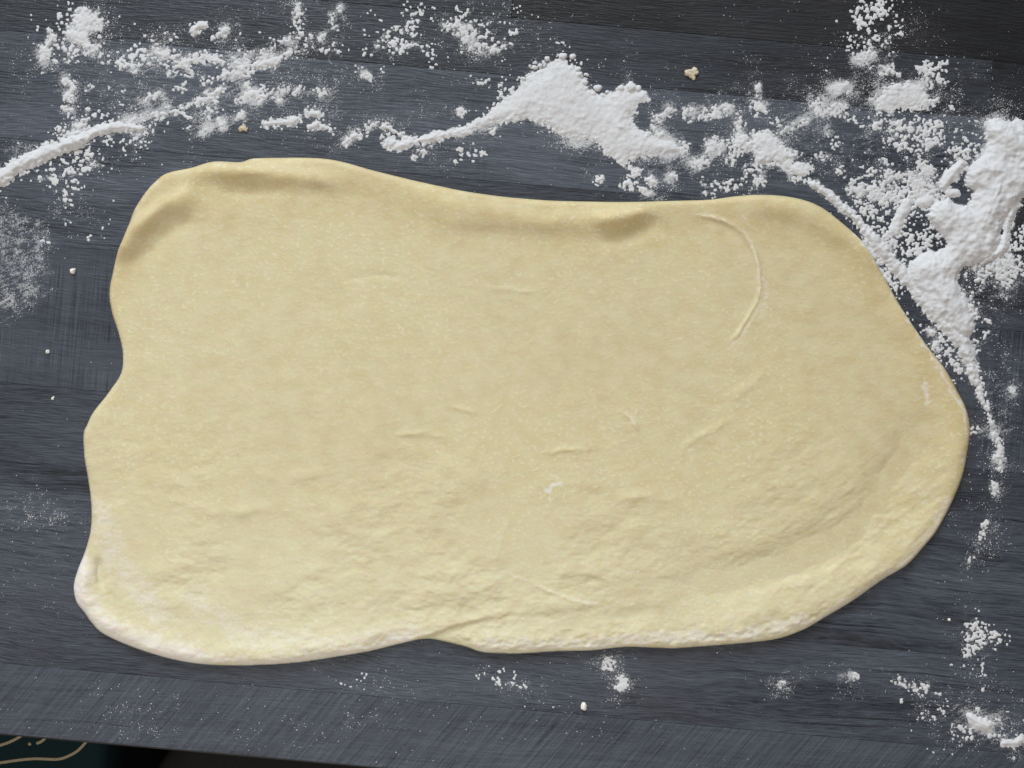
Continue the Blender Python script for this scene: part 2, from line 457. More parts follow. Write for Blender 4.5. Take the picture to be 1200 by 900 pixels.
arc_line = [(816, 251), (845, 258.5), (869, 271), (881.5, 290), (888, 318), (890, 345), (883, 371), (866, 397), (852, 410)]
def dough_height(X, Y, sd):
    """height in mm over the table; sd = pixels from the outline inwards"""
    south = np.clip((Y - 430) / 300, 0, 1)
    T = 3.5 + 0.6 * fbm(X, Y, 170, 130, 21, 2) + 0.3 * south
    rim = 1.0 + 0.45 * fbm(X, Y, 70, 70, 31, 2)
    T = T + (0.45 + 0.35 * south) * rim * np.exp(-((sd - 13) / 11.0) ** 2)
    rough = (0.16 + 0.84 * np.clip((Y - 470) / 200, 0, 1)) * np.clip(-0.1 + 1.9 * noise(X, Y, 85, 60, 39), 0.1, 1.5)
    T = T + rough * (1.15 * fbm(X + 9 * fbm(X, Y, 40, 40, 33, 2), Y, 70, 42, 41, 2) + 0.55 * fbm(X, Y + 5 * fbm(X, Y, 25, 25, 35, 2), 27, 17, 45, 2)) + (0.06 + 0.94 * rough) * (0.24 * fbm(X, Y, 13, 6.5, 47, 2) + 0.12 * fbm(X, Y, 5.5, 3.4, 49, 1))

    # stretch marks that follow the rounded near corner
    ca, sa = math.cos(-0.62), math.sin(-0.62)
    U_, V_ = X * ca + Y * sa, -X * sa + Y * ca
    corner = np.exp(-(((X - 1010) / 150) ** 2 + ((Y - 640) / 110) ** 2))
    T = T + corner * (0.42 * fbm(U_, V_, 42, 9, 52, 2) + 0.16 * fbm(U_, V_, 16, 4, 55, 1))
    crust = np.clip((sd - 2) / 6, 0, 1) * np.exp(-(sd / 26.0) ** 2) * np.clip((Y - 690) / 40, 0, 1) * np.clip((X - 515) / 40, 0, 1)
    crust = crust + 0.45 * np.clip((sd - 2) / 6, 0, 1) * np.exp(-(sd / 40.0) ** 2) * np.clip((Y - 640) / 60, 0, 1) * np.clip((515 - X) / 40, 0, 1)
    T = T + crust * (0.75 * fbm(X, Y, 11, 6, 57, 2) + 0.3 * fbm(X, Y, 5, 3.6, 59, 1))
    XW = X + 2.2 * fbm(X, Y, 15, 13, 61, 2); YW = Y + 2.2 * fbm(X, Y, 15, 13, 66, 2)
    XB = X + 7 * fbm(X, Y, 48, 44, 63, 2); YB = Y + 7 * fbm(X, Y, 48, 44, 68, 2)
    AM = 0.35 + 1.3 * noise(X, Y, 21, 19, 71)
    def window(pts, pad):
        x0, y0 = pts.min(0) - pad; x1, y1 = pts.max(0) + pad
        j = np.nonzero((gy >= y0) & (gy <= y1))[0]; i = np.nonzero((gx >= x0) & (gx <= x1))[0]
        return slice(j[0], j[-1] + 1), slice(i[0], i[-1] + 1)
    def ridge(pts, sig, amp, taper=0.15, even=False):
        pts = catmull(pts, 5, False)
        sl = window(pts, 3 * sig + 6)
        small = sig < 9.5 and not even
        d, t, s = seg_dist((XW if small else XB)[sl], (YW if small else YB)[sl], pts)
        w = np.clip(np.minimum(t, 1 - t) / taper, 0, 1); w = w * w * (3 - 2 * w)
        if small: w = w * AM[sl]
        T[sl] += amp * w * np.exp(-(d / sig) ** 2)

    def fold(pts, amp, back, sharp=1.6, taper=0.15, side=1):
        """one side of the line stands higher and fades back to the sheet"""
        pts = catmull(pts, 5, False)
        sl = window(pts, 4 * back + 6)
        d, t, s = seg_dist(X[sl] + 0.5 * (XW - X)[sl], Y[sl] + 0.5 * (YW - Y)[sl], pts)
        w = np.clip(np.minimum(t, 1 - t) / taper, 0, 1)
        sdn = d * s * side
        prof = 1 / (1 + np.exp(-np.clip(sdn / sharp, -40, 40))) * np.exp(-np.clip(sdn, 0, None) / back)
        T[sl] += amp * w * prof

    # raised lip along the far edge
    ridge([(133, 312), (150, 285), (176, 258), (205, 240), (238, 226)], 12, 4.6, 0.2)
    ridge([(150, 312), (180, 288), (215, 264), (245, 250)], 9.6, -1.0, 0.3)
    ridge([(250, 228), (290, 226), (330, 228)], 9.6, -0.9, 0.3)
    ridge([(690, 285), (735, 277), (775, 264)], 9.6, -1.0, 0.3)
    ridge([(215, 208), (262, 203), (310, 207), (360, 212), (420, 222)], 12, 3.0, 0.25)
    ridge([(440, 222), (520, 243), (590, 255), (660, 262), (705, 260), (750, 248), (800, 243)], 15, 2.6, 0.3)
    ridge([(690, 262), (735, 254), (775, 244)], 11, 3.0, 0.3)
    ridge([(850, 243), (905, 245), (960, 258), (1000, 290), (1030, 335)], 15, 2.6, 0.25)
    fold([(243, 219), (262, 212), (290, 207), (330, 206)], 0.9, 12, 1.4, 0.3, -1)
    # right-hand edge and the trough inside it
    ridge([(1040, 345), (1075, 400), (1105, 455), (1118, 505), (1110, 555)], 16, 1.4)
    ridge([(1075, 470), (1062, 530), (1020, 590), (950, 640), (860, 672), (770, 690)], 27, -2.3)
    ridge([(1035, 500), (1010, 560), (940, 612), (860, 640)], 24, 0.5)
    ridge([(1105, 575), (1050, 640), (965, 695), (880, 722), (780, 735)], 17, 1.8)
    ridge([(1000, 655), (930, 690), (860, 700)], 9, 0.7)
    # near edge
    ridge([(100, 690), (130, 728), (200, 757), (280, 765), (400, 755), (480, 738)], 17, 1.5)
    ridge([(112, 648), (116, 672), (124, 694)], 5, -1.5, 0.4)
    ridge([(100, 660), (100, 690), (112, 712)], 8, 1.0, 0.3)
    ridge([(130, 590), (150, 640), (190, 690)], 20, 0.8)
    # the overlap at the near edge
    fold([(455, 766), (482, 755), (505, 744), (532, 733), (560, 726), (590, 720), (625, 716)], 2.3, 22, 1.4, 0.3, -1)
    ridge([(590, 716), (660, 708), (740, 708), (800, 700)], 8, 0.8)
    ridge([(545, 740), (620, 742), (720, 738), (800, 742)], 14, 0.9)
    # roller marks and creases
    arcp = [(812, 250), (845, 259), (868, 272), (880, 290), (886, 318), (888, 345), (881, 370), (864, 396), (850, 410)]
    fold(arcp, 0.7, 30, 1.0, 0.2, -1)
    ridge(arcp, 2.6, 0.85, 0.12, True)
    for pts, sg, am in ([(716, 477), (733, 486), (752, 508)], 2.6, 0.75), ([(632, 532), (660, 527), (700, 529)], 3.0, 0.6), \
            ([(588, 668), (640, 690), (690, 706), (718, 699)], 2.4, 0.45), ([(796, 545), (804, 522), (838, 502), (868, 484)], 4.5, 0.8), \
            ([(520, 474), (545, 480), (565, 487)], 3.0, 0.4), ([(455, 512), (500, 506), (530, 518)], 4, 0.5), \
            ([(400, 330), (440, 322), (480, 326)], 4, -0.35), ([(560, 334), (600, 340), (640, 341)], 3, 0.3), \
            ([(280, 545), (330, 560), (400, 552)], 7, 0.6), ([(210, 585), (260, 600), (330, 596)], 8, 0.7), \
            ([(700, 585), (760, 580), (800, 590)], 6, 0.5), ([(420, 640), (470, 618), (500, 625)], 4, 0.4), \
            ([(900, 425), (880, 450), (850, 470)], 6, 0.45), ([(600, 600), (585, 640), (582, 665)], 3, 0.35):
        ridge(pts, sg, am, 0.3)
    # rounded edge
    R = (8.0 + 2.5 * south) * (0.55 + 0.9 * noise(X, Y, 55, 50, 37))
    q = np.clip(sd / R, 0, 1)
    prof = np.sqrt(np.clip(1 - (1 - q) ** 2.4, 0, 1))
    ze = 1.3
    return ze + (np.maximum(T, 2.0) - ze) * prof

cen = 0.25 * (SD[:-1, :-1] + SD[1:, :-1] + SD[:-1, 1:] + SD[1:, 1:])
keep = cen > 0.0
# count kept cells round each vertex
cnt = np.zeros(SD.shape, int)
for a in (0, 1):
    for b in (0, 1):
        cnt[a:SD.shape[0] - 1 + a, b:SD.shape[1] - 1 + b] += keep
gyy, gxx = np.gradient(SD, ST)
gl = np.hypot(gxx, gyy) + 1e-9
bd = (cnt > 0) & (cnt < 4)
VX = GX.copy(); VY = GY.copy(); VS = SD.copy()
VX[bd] -= (gxx / gl * SD)[bd]; VY[bd] -= (gyy / gl * SD)[bd]; VS[bd] = 0.0
HZ = dough_height(VX, VY, VS)
used = cnt > 0
idx = np.full(SD.shape, -1); idx[used] = np.arange(used.sum())
zz = HZ[used] * 0.001
wx, wy = W(VX[used], VY[used], np.minimum(zz, 0.003))
V = np.stack([wx, wy, zz], 1)
r_, c_ = np.nonzero(keep)
F = np.stack([idx[r_ + 1, c_], idx[r_ + 1, c_ + 1], idx[r_, c_ + 1], idx[r_, c_]], 1)
# underside: boundary edges run inwards and down to the table
E = np.concatenate([F[:, [0, 1]], F[:, [1, 2]], F[:, [2, 3]], F[:, [3, 0]]])
key = np.sort(E, 1); kk = key[:, 0].astype(np.int64) * len(V) + key[:, 1]
u, inv, ct = np.unique(kk, return_inverse=True, return_counts=True)
BE = E[ct[inv] == 1]
bv = np.unique(BE)
remap = np.full(len(V), -1); remap[bv] = len(V) + np.arange(len(bv))
nx = (gxx / gl)[used][bv]; ny = (gyy / gl)[used][bv]
ix, iy = W(VX[used][bv] + 3.2 * nx, VY[used][bv] + 3.2 * ny, 0.0)
V2 = np.stack([ix, iy, np.full(len(bv), 0.0001)], 1)
F2 = np.stack([BE[:, 1], BE[:, 0], remap[BE[:, 0]], remap[BE[:, 1]]], 1)
me = mesh_np('dough_sheet', np.concatenate([V, V2]), np.concatenate([F, F2]))
# flour left on the dough (a stain with its own shape)
PX, PY, PS = VX[used], VY[used], VS[used]
fl = np.zeros(len(PX))
PW = fbm(PX, PY, 8, 7, 81, 2); PW2 = fbm(PX, PY, 8, 7, 86, 2)
def add_fl(pts, sig, amp):
    global fl
    P4 = catmull(pts, 4, False); x0, y0 = P4.min(0) - 3 * sig; x1, y1 = P4.max(0) + 3 * sig
    m = (PX > x0) & (PX < x1) & (PY > y0) & (PY < y1)
    d, t, s = seg_dist(PX[m] + PW[m] * min(5, sig), PY[m] + PW2[m] * min(5, sig), P4)
    fl[m] = np.maximum(fl[m], amp * np.exp(-(d / sig) ** 2))
add_fl([(92, 665), (92, 700), (120, 735), (180, 760), (230, 772)], 30, 0.78)
add_fl([(230, 700), (300, 745), (400, 752), (490, 738)], 34, 0.52)
add_fl([(190, 760), (300, 775), (400, 764), (480, 746)], 14, 0.68)
add_fl([(120, 600), (140, 660), (190, 720)], 34, 0.55)
add_fl([(560, 755), (650, 755), (760, 748), (860, 745), (940, 728)], 17, 0.62)
add_fl([(940, 735), (1000, 700), (1070, 650), (1110, 590)], 14, 0.56)
add_fl([(1084, 450), (1088, 470)], 7, 0.62)
add_fl([(1128, 480), (1133, 505), (1129, 540)], 6, 0.55)
add_fl([(1065, 570), (1085, 585)], 16, 0.45)
add_fl([(1000, 275), (1030, 315), (1080, 400), (1128, 480)], 5, 0.62)
add_fl([(150, 262), (185, 212), (240, 195), (300, 188)], 12, 0.42)
add_fl([(640, 574), (655, 568)], 4, 0.72)
add_fl([(644, 583), (645, 587)], 3, 0.70)
add_fl(arc_line, 2.6, 0.56)
add_fl([(890, 315), (897, 345), (886, 378)], 8, 0.5)
add_fl([(735, 484), (746, 500)], 4, 0.50)
add_fl([(870, 253), (874, 255)], 3, 0.6)
add_fl([(590, 668), (640, 690), (690, 706), (718, 699)], 3, 0.52)
fl = np.maximum(fl, 0.26 + 0.12 * np.clip((PY - 480) / 250, 0, 1))
at = me.attributes.new('flour', 'FLOAT', 'POINT')
at.data.foreach_set('value', np.concatenate([fl, np.full(len(bv), 0.4)]).astype(np.float32))
# thin all-over film of flour: bare on the far lip, more towards the near side
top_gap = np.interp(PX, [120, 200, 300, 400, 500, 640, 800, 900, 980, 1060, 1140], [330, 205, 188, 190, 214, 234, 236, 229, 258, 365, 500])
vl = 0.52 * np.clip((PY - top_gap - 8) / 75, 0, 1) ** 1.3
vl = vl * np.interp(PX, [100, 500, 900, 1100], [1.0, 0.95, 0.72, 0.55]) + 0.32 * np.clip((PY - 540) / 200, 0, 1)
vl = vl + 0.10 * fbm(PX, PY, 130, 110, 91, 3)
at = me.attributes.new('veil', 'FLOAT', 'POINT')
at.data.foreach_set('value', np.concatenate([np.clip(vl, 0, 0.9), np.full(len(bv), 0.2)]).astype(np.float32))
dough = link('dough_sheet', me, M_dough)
tag(dough, 'large pale yellow sheet of rolled out dough with wavy edges', 'dough')

# ------------------------------------------------------------------ flour on the table
FS = 0.75
fx = np.arange(-30, 1231, FS); fy = np.arange(-30, 905, FS)
FX, FY = np.meshgrid(fx, fy)
H = np.zeros(FX.shape); GID = np.zeros(FX.shape, np.int8); HALO = np.full(FX.shape, 1e3)
n_edge = fbm(FX, FY, 14, 11, 101, 3, 0.6)
n_crumb = fbm(FX, FY, 4.2, 3.6, 111, 2, 0.6)
n_lump = fbm(FX, FY, 10, 9, 121, 2)
n_big = fbm(FX, FY, 34, 30, 131, 2)
n_crumb2 = fbm(FX, FY, 2.7, 2.5, 151, 1)
n_fine = fbm(FX, FY, 2.4, 2.2, 141, 1)

def box_of(pts, pad):
    pts = np.asarray(pts, float)
    x0, y0 = pts.min(0) - pad; x1, y1 = pts.max(0) + pad
    i0 = max(0, int((x0 - fx[0]) / FS)); i1 = min(len(fx), int((x1 - fx[0]) / FS) + 2)
    j0 = max(0, int((y0 - fy[0]) / FS)); j1 = min(len(fy), int((y1 - fy[0]) / FS) + 2)
    return slice(j0, j1), slice(i0, i1)

FILM = np.zeros(FX.shape)
def lay(sd, sl, gid, hmax, slope, edge, crumb, fk=1.0):
    """put a patch of flour down: sd inside-positive pixels, heights in mm.
    Thin patches are mostly a see-through film with some crumbs, thick ones are solid"""
    e = sd + edge * n_edge[sl] * 1.6 + crumb * n_crumb[sl] * 1.6
    thin = float(np.clip((1.9 - hmax) / 0.9, 0, 1))
    f = np.clip((e + 2.2) / 4.2, 0, 1); f = f * f * (3 - 2 * f)
    f = f * fk * np.clip(0.40 + 0.48 * (1 - thin) + 0.45 * n_lump[sl] + 0.40 * n_crumb[sl] + 0.30 * n_big[sl], 0, 1)
    FILM[sl] = np.maximum(FILM[sl], f)
    hm = hmax * (1 - 0.45 * thin)
    e2 = e - thin * (3.3 - 3.0 * n_lump[sl] - 3.0 * n_crumb[sl] - 2.2 * n_crumb2[sl] - 2.5 * n_big[sl])
    h = hm * (1 - np.exp(-np.clip(e2, 0, None) * slope * (1 - 0.4 * thin) / hm))
    h = h * (1 + 0.28 * n_lump[sl] + 0.22 * n_big[sl] + 0.22 * n_crumb[sl] * np.clip(0.9 / hm, 0.05, 1)) + 0.045 * n_fine[sl] * (e2 > 1)
    h = np.where(e2 > 0.15, np.maximum(h, 0.08), 0)
    m = h > H[sl]
    H[sl] = np.where(m, h, H[sl]); GID[sl] = np.where(m, gid, GID[sl])
    HALO[sl] = np.minimum(HALO[sl], np.clip(-sd, 0, None))

def patch(poly, gid=0, hmax=1.5, slope=0.18, edge=4, crumb=2, fk=1.0):
    sl = box_of(poly, 24)
    lay(poly_sdf(FX[sl], FY[sl], poly), sl, gid, hmax, slope, edge, crumb, fk)
def stroke(pts, radii, gid=0, hmax=1.5, slope=0.25, edge=2.5, crumb=1.6):
    if not hasattr(radii, '__len__'): radii = [radii] * len(pts)
    if len(pts) == 1: pts = [pts[0], (pts[0][0] + 0.5, pts[0][1])]; radii = list(radii) * 2
    sl = box_of(pts, max(radii) + 16)
    d, t, s = seg_dist(FX[sl], FY[sl], pts, radii)
    lay(-d, sl, gid, hmax, slope, edge, crumb)
def clumps(poly, cover, gid=0, hmax=0.8, soft=12):
    """broken field of crumbs that covers about `cover` of the polygon"""
    sl = box_of(poly, 20)
    sd = poly_sdf(FX[sl], FY[sl], poly)
    w = np.clip(sd / soft + 0.5, 0, 1)
    v = 0.42 * n_crumb[sl] + 0.55 * n_crumb2[sl] + 0.22 * n_lump[sl] + 0.25 * n_edge[sl]
    v = v + 0.35 * n_big[sl]
    th = np.quantile(v, 1 - cover * 0.8)
    FILM[sl] = np.maximum(FILM[sl], np.clip(w * (0.10 + 0.35 * cover + 1.1 * (v - th)), 0, 0.8) * w)
    e = (v - th) * 5 - (1 - w) * 2.6
    h = 0.48 * hmax * (1 - np.exp(-np.clip(e, 0, None) * 0.6)) * (1 + 0.3 * n_fine[sl])
    h = np.where(e > 0.06, np.maximum(h, 0.08), 0)
    m = h > H[sl]
    H[sl] = np.where(m, h, H[sl]); GID[sl] = np.where(m, gid, GID[sl])
def ell(cx, cy, rx, ry, n=14, rot=0):
    a = np.linspace(0, 2 * math.pi, n, endpoint=False)
    x = rx * np.cos(a); y = ry * np.sin(a); c, s = math.cos(rot), math.sin(rot)
    return np.stack([cx + x * c - y * s, cy + x * s + y * c], 1)
def lumps(pts, gid=0):
    for (x, y, r) in pts:
        sl = box_of([(x, y)], r + 4)
        d = np.hypot(FX[sl] - x, (FY[sl] - y) * 1.15) + (0.35 * n_edge[sl] + 0.3 * n_crumb[sl]) * r
        h = np.where(d < r, 0.5 * r * 0.55 * np.sqrt(np.clip(1 - (d / r) ** 2, 0, 1)) + 0.15, 0)
        m = h > H[sl]
        H[sl] = np.where(m, h, H[sl]); GID[sl] = np.where(m, gid, GID[sl])

# 1: heap above the middle of the dough
CEN = [(540,153),(549,147),(570,132),(591,118),(617,92),(643,74.5),(657,69),(671,76),(678,87),(685,99),(701,111),(713,112),(722,106),
 (738,102.5),(755,108),(762,118),(750,122),(739.5,136),(745,150),(759,155),(773,164),(787,164),(804,176),(783,181),(759,183),(738,188),
 (731,195),(717,185),(703,174),(701,167),(680,162),(659,158.5),(640,147),(619,139),(596,142),(573,144.5),(549,154)]
patch(CEN, 1, 1.9, 0.16, 2.5, 1.8)
stroke([(590, 135), (640, 128), (690, 140), (730, 150), (745, 170), (790, 173)], [3, 8, 11, 10, 7, 3], 1, 3.4, 0.26, 3, 1)
clumps([(560, 135), (600, 95), (645, 66), (690, 70), (690, 100), (640, 110), (590, 135)], 0.42, 1, 0.9)
lumps([(659, 66, 4.5), (641, 69, 3), (626, 79, 2.5), (633, 77, 2), (671, 66, 3), (677, 81, 3), (679, 87, 4), (685, 96, 3.5), (701, 103, 4),
       (706, 112, 3), (695, 110, 3), (728, 104, 4.5), (738, 102, 6), (748, 104, 3.5), (712, 108, 2), (634, 85, 3), (613, 92, 2.5)], 1)
stroke([(450, 147), (462, 153), (476, 163)], [4, 4, 3], 1, 1.6)
patch(ell(457, 166, 11, 9), 1, 1.6, 0.2, 2, 1.5)
stroke([(468, 170), (500, 163), (530, 156), (550, 150)], [5, 5, 5, 5], 1, 2.0)
stroke([(486, 182), (493, 178)], 3, 1, 1.2); stroke([(506, 170), (512, 166)], 2.5, 1, 1.0)
stroke([(404, 166), (414, 160), (428, 151)], [3, 5, 5], 0, 1.4); stroke([(436, 148), (443, 143)], 3, 0, 1)
patch([(732, 190), (750, 198), (748, 214), (738, 208)], 1, 1.2, .2, 2, 1.5)
stroke([(733, 214), (748, 219), (765, 228)], [6, 5, 1.5], 1, 1.3); stroke([(760, 210), (765, 216)], 4, 1, 1.3); stroke([(703, 210)], 4.5, 1, 1.3)
stroke([(787, 208)], 4, 1, 1.0); stroke([(540, 130)], 5, 0, 1); stroke([(427, 87)], [4], 0, 1.3); stroke([(431, 91)], [3], 0, 1.3)
stroke([(770, 138), (785, 130)], [5, 3], 1, 1.0); stroke([(768, 150), (772, 162)], [3, 4], 1, 1)

# 2: big heap at the right
BIG = [(1156.7,141),(1169,139),(1182,142),(1198,145.5),(1225,150),(1226,215),(1200,229),(1191,242),(1176,262),(1175,270),(1172,283),
 (1164,301),(1151,308),(1133,311),(1124,317),(1121,328),(1127,343),(1133,357),(1139,370),(1142,381),(1138,392),(1131,395.5),(1115,388),
 (1095.5,372),(1073,342),(1060,325),(1067,305.5),(1089,294),(1107,292),(1111,285),(1104,274),(1089,261),(1087,253),(1093,238),(1111,231),
 (1124,242),(1135.5,242),(1142,224),(1133,220),(1133,202),(1142,189),(1155.5,178),(1157,162)]
patch(BIG, 2, 5.0, 0.55, 1.6, 1.0)
stroke([(1186, 160), (1178, 195), (1165, 230), (1150, 262)], [8, 12, 13, 10], 2, 9.0, 0.62, 2, 0.8)
stroke([(1166, 150), (1176, 164)], [7, 8], 2, 6.5, 0.7, 1.5, 0.8)
stroke([(1096, 248), (1112, 246), (1130, 262)], [7, 10, 10], 2, 7.0, 0.6, 1.5, 0.8)
stroke([(1195, 150), (1200, 190), (1192, 225), (1180, 262), (1175, 290), (1150, 309)], [10, 12, 8, 5, 5, 4], 2, 3.0, 0.4, 2.5, 1.4)
stroke([(1107, 216), (1114, 206), (1126, 192)], [7, 9, 6], 2, 3.0, 0.4, 2, 0.8)
stroke([(1112, 227), (1121, 226)], 4.5, 2, 2.2, 0.4, 1, 0.6)
clumps([(1120, 160), (1150, 165), (1155, 185), (1130, 200), (1108, 180)], 0.5, 2, 1.0)
clumps([(1175, 300), (1205, 240), (1215, 330), (1140, 332), (1130, 318)], 0.34, 2, 0.8)
clumps([(1165, 300), (1195, 300), (1190, 325), (1170, 325)], 0.5, 2, 0.9)
patch([(1024, 125), (1032, 108), (1042, 98), (1080, 96), (1086, 110), (1100, 118), (1085, 130), (1060, 132), (1045, 133), (1030, 132)], 3, 1.3, 0.2, 3, 1.8)
stroke([(1025, 148), (1032, 140), (1036, 150)], [5, 4, 4], 3, 1.0); stroke([(1042, 152), (1047, 144), (1056, 140)], [4, 3, 3], 3, 1.0)
clumps(ell(1070, 158, 34, 24), 0.48, 3, 0.9); clumps(ell(1060, 180, 24, 14), 0.3, 3, 0.7)
stroke([(1036, 188), (1048, 193)], [2.5, 2.5], 3, 1.0); stroke([(1041, 212), (1056, 206), (1064, 202)], [3, 4, 3], 3, 1.2)
patch(ell(1083, 198, 12, 9), 3, 1.0, .2, 4, 2.2)
clumps([(985, 205), (1060, 195), (1110, 225), (1112, 288), (1085, 298), (1062, 308), (1030, 275), (1000, 245)], 0.47, 2, 1.1)
stroke([(1049, 268), (1056, 252), (1063, 238)], [8, 8, 6], 2, 2.0, 0.3, 2, 1.2); stroke([(1080, 238), (1088, 234)], 7, 2, 2.2, 0.3, 2, 1)
patch(ell(1004, 222, 12, 8), 2, 1.0, .2, 3, 2)

# 4: ridge pushed up along the dough's right-hand edge
stroke([(950, 214), (975, 231), (1000, 254), (1026, 284), (1052, 314), (1078, 346), (1104, 376), (1128, 402), (1142, 438), (1152, 470), (1163, 497)],
       [3, 4, 5.5, 6.5, 7.5, 7.5, 8, 8, 6, 4, 1], 4, 3.2, 0.40, 2.4, 1.7)
stroke([(1012, 282), (1024, 305), (1040, 330)], [4, 5, 4], 4, 1.3, 0.25, 2.5, 1.8)
clumps([(1005, 262), (1040, 300), (1070, 345), (1050, 350), (1020, 305)], 0.6, 4, 1.0)
clumps([(1095, 385), (1120, 400), (1134, 440), (1120, 445), (1105, 420)], 0.35, 4, .7)
stroke([(1088, 384), (1092, 388)], 3.5, 4, 1.3); stroke([(1094, 404), (1098, 410)], 2.5, 4, 1)
clumps([(1085, 330), (1125, 330), (1142, 380), (1130, 398), (1100, 375)], 0.6, 4, 1.4)
stroke([(1164, 509), (1171, 520), (1172, 529)], [2, 4, 3.5], 4, 1.8); stroke([(1166, 536), (1174, 535)], 3, 4, 1.2); stroke([(1168, 538), (1171, 552)], [3, 1.5], 4, 1.0)
stroke([(1164, 568), (1166, 576)], [2, 1.5], 0, .8); stroke([(1140, 504), (1145, 505)], 2.4, 0, .8); stroke([(1187, 455)], 3.2, 0, 1.2)

# 5: patch between heap and dough, right of the middle
patch([(880,154),(904,152),(908,164),(924,176),(936,182),(924,190),(946,192),(954,198),(944,208),(928,206),(920,200),(910,192),(888,192),(886,176)], 5, 1.6, 0.2, 3, 2)
patch(ell(868, 167, 12, 11), 5, 1.2, .18, 4, 2.4); stroke([(856, 186), (862, 182)], 4, 5, 1); patch(ell(880, 199, 9, 7), 5, .9, .18, 4, 2.2)
stroke([(889, 216), (893, 209)], [5, 3], 5, 1); stroke([(826, 214), (845, 219), (868, 214)], [3, 4, 3], 5, 1.0)
patch(ell(832, 134, 13, 7), 5, 1.0, .18, 4, 2); patch(ell(868, 141, 7, 10), 5, 1, .18, 4, 2); patch(ell(890, 127, 11, 9), 5, 1, .18, 5, 2.6)
patch(ell(850, 126, 8, 6), 5, .8, .18, 4, 2.2); patch(ell(906, 146, 10, 7), 5, .8, .18, 5, 2.6)
stroke([(920, 152), (932, 147), (945, 141)], [2, 3, 2.5], 5, 1); stroke([(970, 152), (978, 163), (985, 177)], [2, 2.5, 2], 5, 1)
patch(ell(961, 184, 10, 5), 5, .9, .18, 3, 2); stroke([(928, 208), (956, 215)], [2.5, 3], 5, 1); stroke([(981, 200), (988, 204)], 3.6, 5, 1.3)
stroke([(827, 228), (835, 231)], [3.5, 2], 5, .9); patch(ell(836, 172, 10, 9), 5, .7, .15, 5, 2.8); patch(ell(808, 133, 5, 9), 5, .8, .15, 4, 2.4)
patch(ell(802, 172, 4, 8), 5, .8, .15, 3, 2); patch(ell(822, 190, 12, 6), 5, .6, .12, 5, 3); stroke([(888, 100), (889, 114)], [1.5, 2.2], 5, .7)
stroke([(955, 131), (975, 132), (995, 137), (1008, 147)], [2, 2.2, 1.6, 1], 5, .7); patch(ell(958, 122, 8, 7), 5, .7, .15, 4, 2.6); patch(ell(984, 125, 7, 4), 5, .7, .15, 3, 2)
stroke([(1036, 205), (1040, 210)], 3, 5, 1)
patch(ell(985, 103, 12, 7), 3, .7, .15, 4, 2.4)

# 6: ridge at the left
stroke([(-12, 217), (20, 196), (45, 183), (70, 173), (92, 165), (110, 156), (130, 150), (150, 149), (166, 152)], [10, 10, 9, 8, 8, 7, 6.5, 5, 2], 6, 3.3, 0.40, 2.4, 1.5)
stroke([(84, 162), (92, 150), (101, 136)], [7, 7, 3], 6, 1.2, 0.2, 3, 2); stroke([(148, 144), (165, 138), (180, 133)], [3, 4, 2.5], 6, 1.0, .2, 2.5, 1.8)
stroke([(58, 169), (62, 167)], 3, 6, 1.4)
clumps([(120, 165), (160, 160), (170, 152), (172, 165), (130, 172)], 0.5, 6, .8); stroke([(163, 160), (168, 156)], [3.5, 3.5], 6, 1)
clumps([(60, 150), (100, 120), (140, 130), (100, 150), (70, 165)], 0.34, 6, .7)
clumps([(20, 195), (110, 165), (130, 185), (80, 215), (40, 225)], 0.22, 6, .6)
stroke([(72, 205), (85, 203), (98, 201), (113, 193)], [2, 2.6, 2, 1.6], 6, .9, .2, 2.5, 1.6); stroke([(50, 208), (60, 207)], 2, 6, .7)
clumps([(60, 235), (75, 265), (95, 265), (88, 230), (115, 205), (100, 200), (70, 215)], 0.25, 6, .6)

# 7: patches in the far left corner
patch([(84, 20), (98, 8), (112, 14), (118, 28), (104, 36), (112, 50), (106, 64), (98, 62), (92, 50), (80, 46)], 7, 1.1, .18, 4, 2.6)
stroke([(52, 68), (56, 55), (62, 42)], [6, 5, 4], 7, 1.2, .2, 3, 2.2); clumps(ell(88, 38, 36, 32), 0.42, 7, .8); stroke([(65, 71)], 3, 7, .8)
clumps([(120, 60), (205, 40), (215, 70), (150, 88), (115, 78)], 0.24, 7, .7); stroke([(142, 78), (147, 79)], 3, 7, 1); stroke([(155, 82), (158, 84)], 3, 7, .9)
stroke([(185, 60), (192, 64)], [5, 5], 7, 1, .2, 3, 2)
stroke([(78, 92), (88, 100), (80, 112), (88, 120)], [4, 2.5, 4, 3], 7, .8, .18, 4, 2.2); stroke([(76, 129), (84, 129)], 3.8, 7, 1.2); stroke([(103, 101)], 3.5, 7, .8)
stroke([(200, 86), (214, 74), (238, 68), (258, 72)], [4, 6, 7, 5], 8, 1.3, .2, 3, 2); stroke([(214, 74), (223, 86)], [5, 4.5], 8, 1.2)
stroke([(240, 96), (262, 88), (288, 80), (310, 74), (328, 68), (346, 62)], [4, 4, 6, 6, 5, 4], 8, 1.2, .2, 3.5, 2.2)
clumps([(260, 75), (330, 55), (350, 65), (300, 82)], 0.35, 8, .8)
stroke([(226, 36), (234, 30), (241, 29)], [4, 6, 4], 8, 1.8, .3, 2, 1.2); stroke([(252, 43), (264, 36)], [3, 4], 8, 1.6, .3, 1.5, 1)
stroke([(318, 60), (322, 48)], [5, 3], 8, 1, .2, 2, 1.5); stroke([(330, 50), (352, 43)], [2, 3], 8, .8); stroke([(348, 8), (351, 18), (351, 27)], [4, 6, 5], 8, 1.0, .18, 2, 1.8)
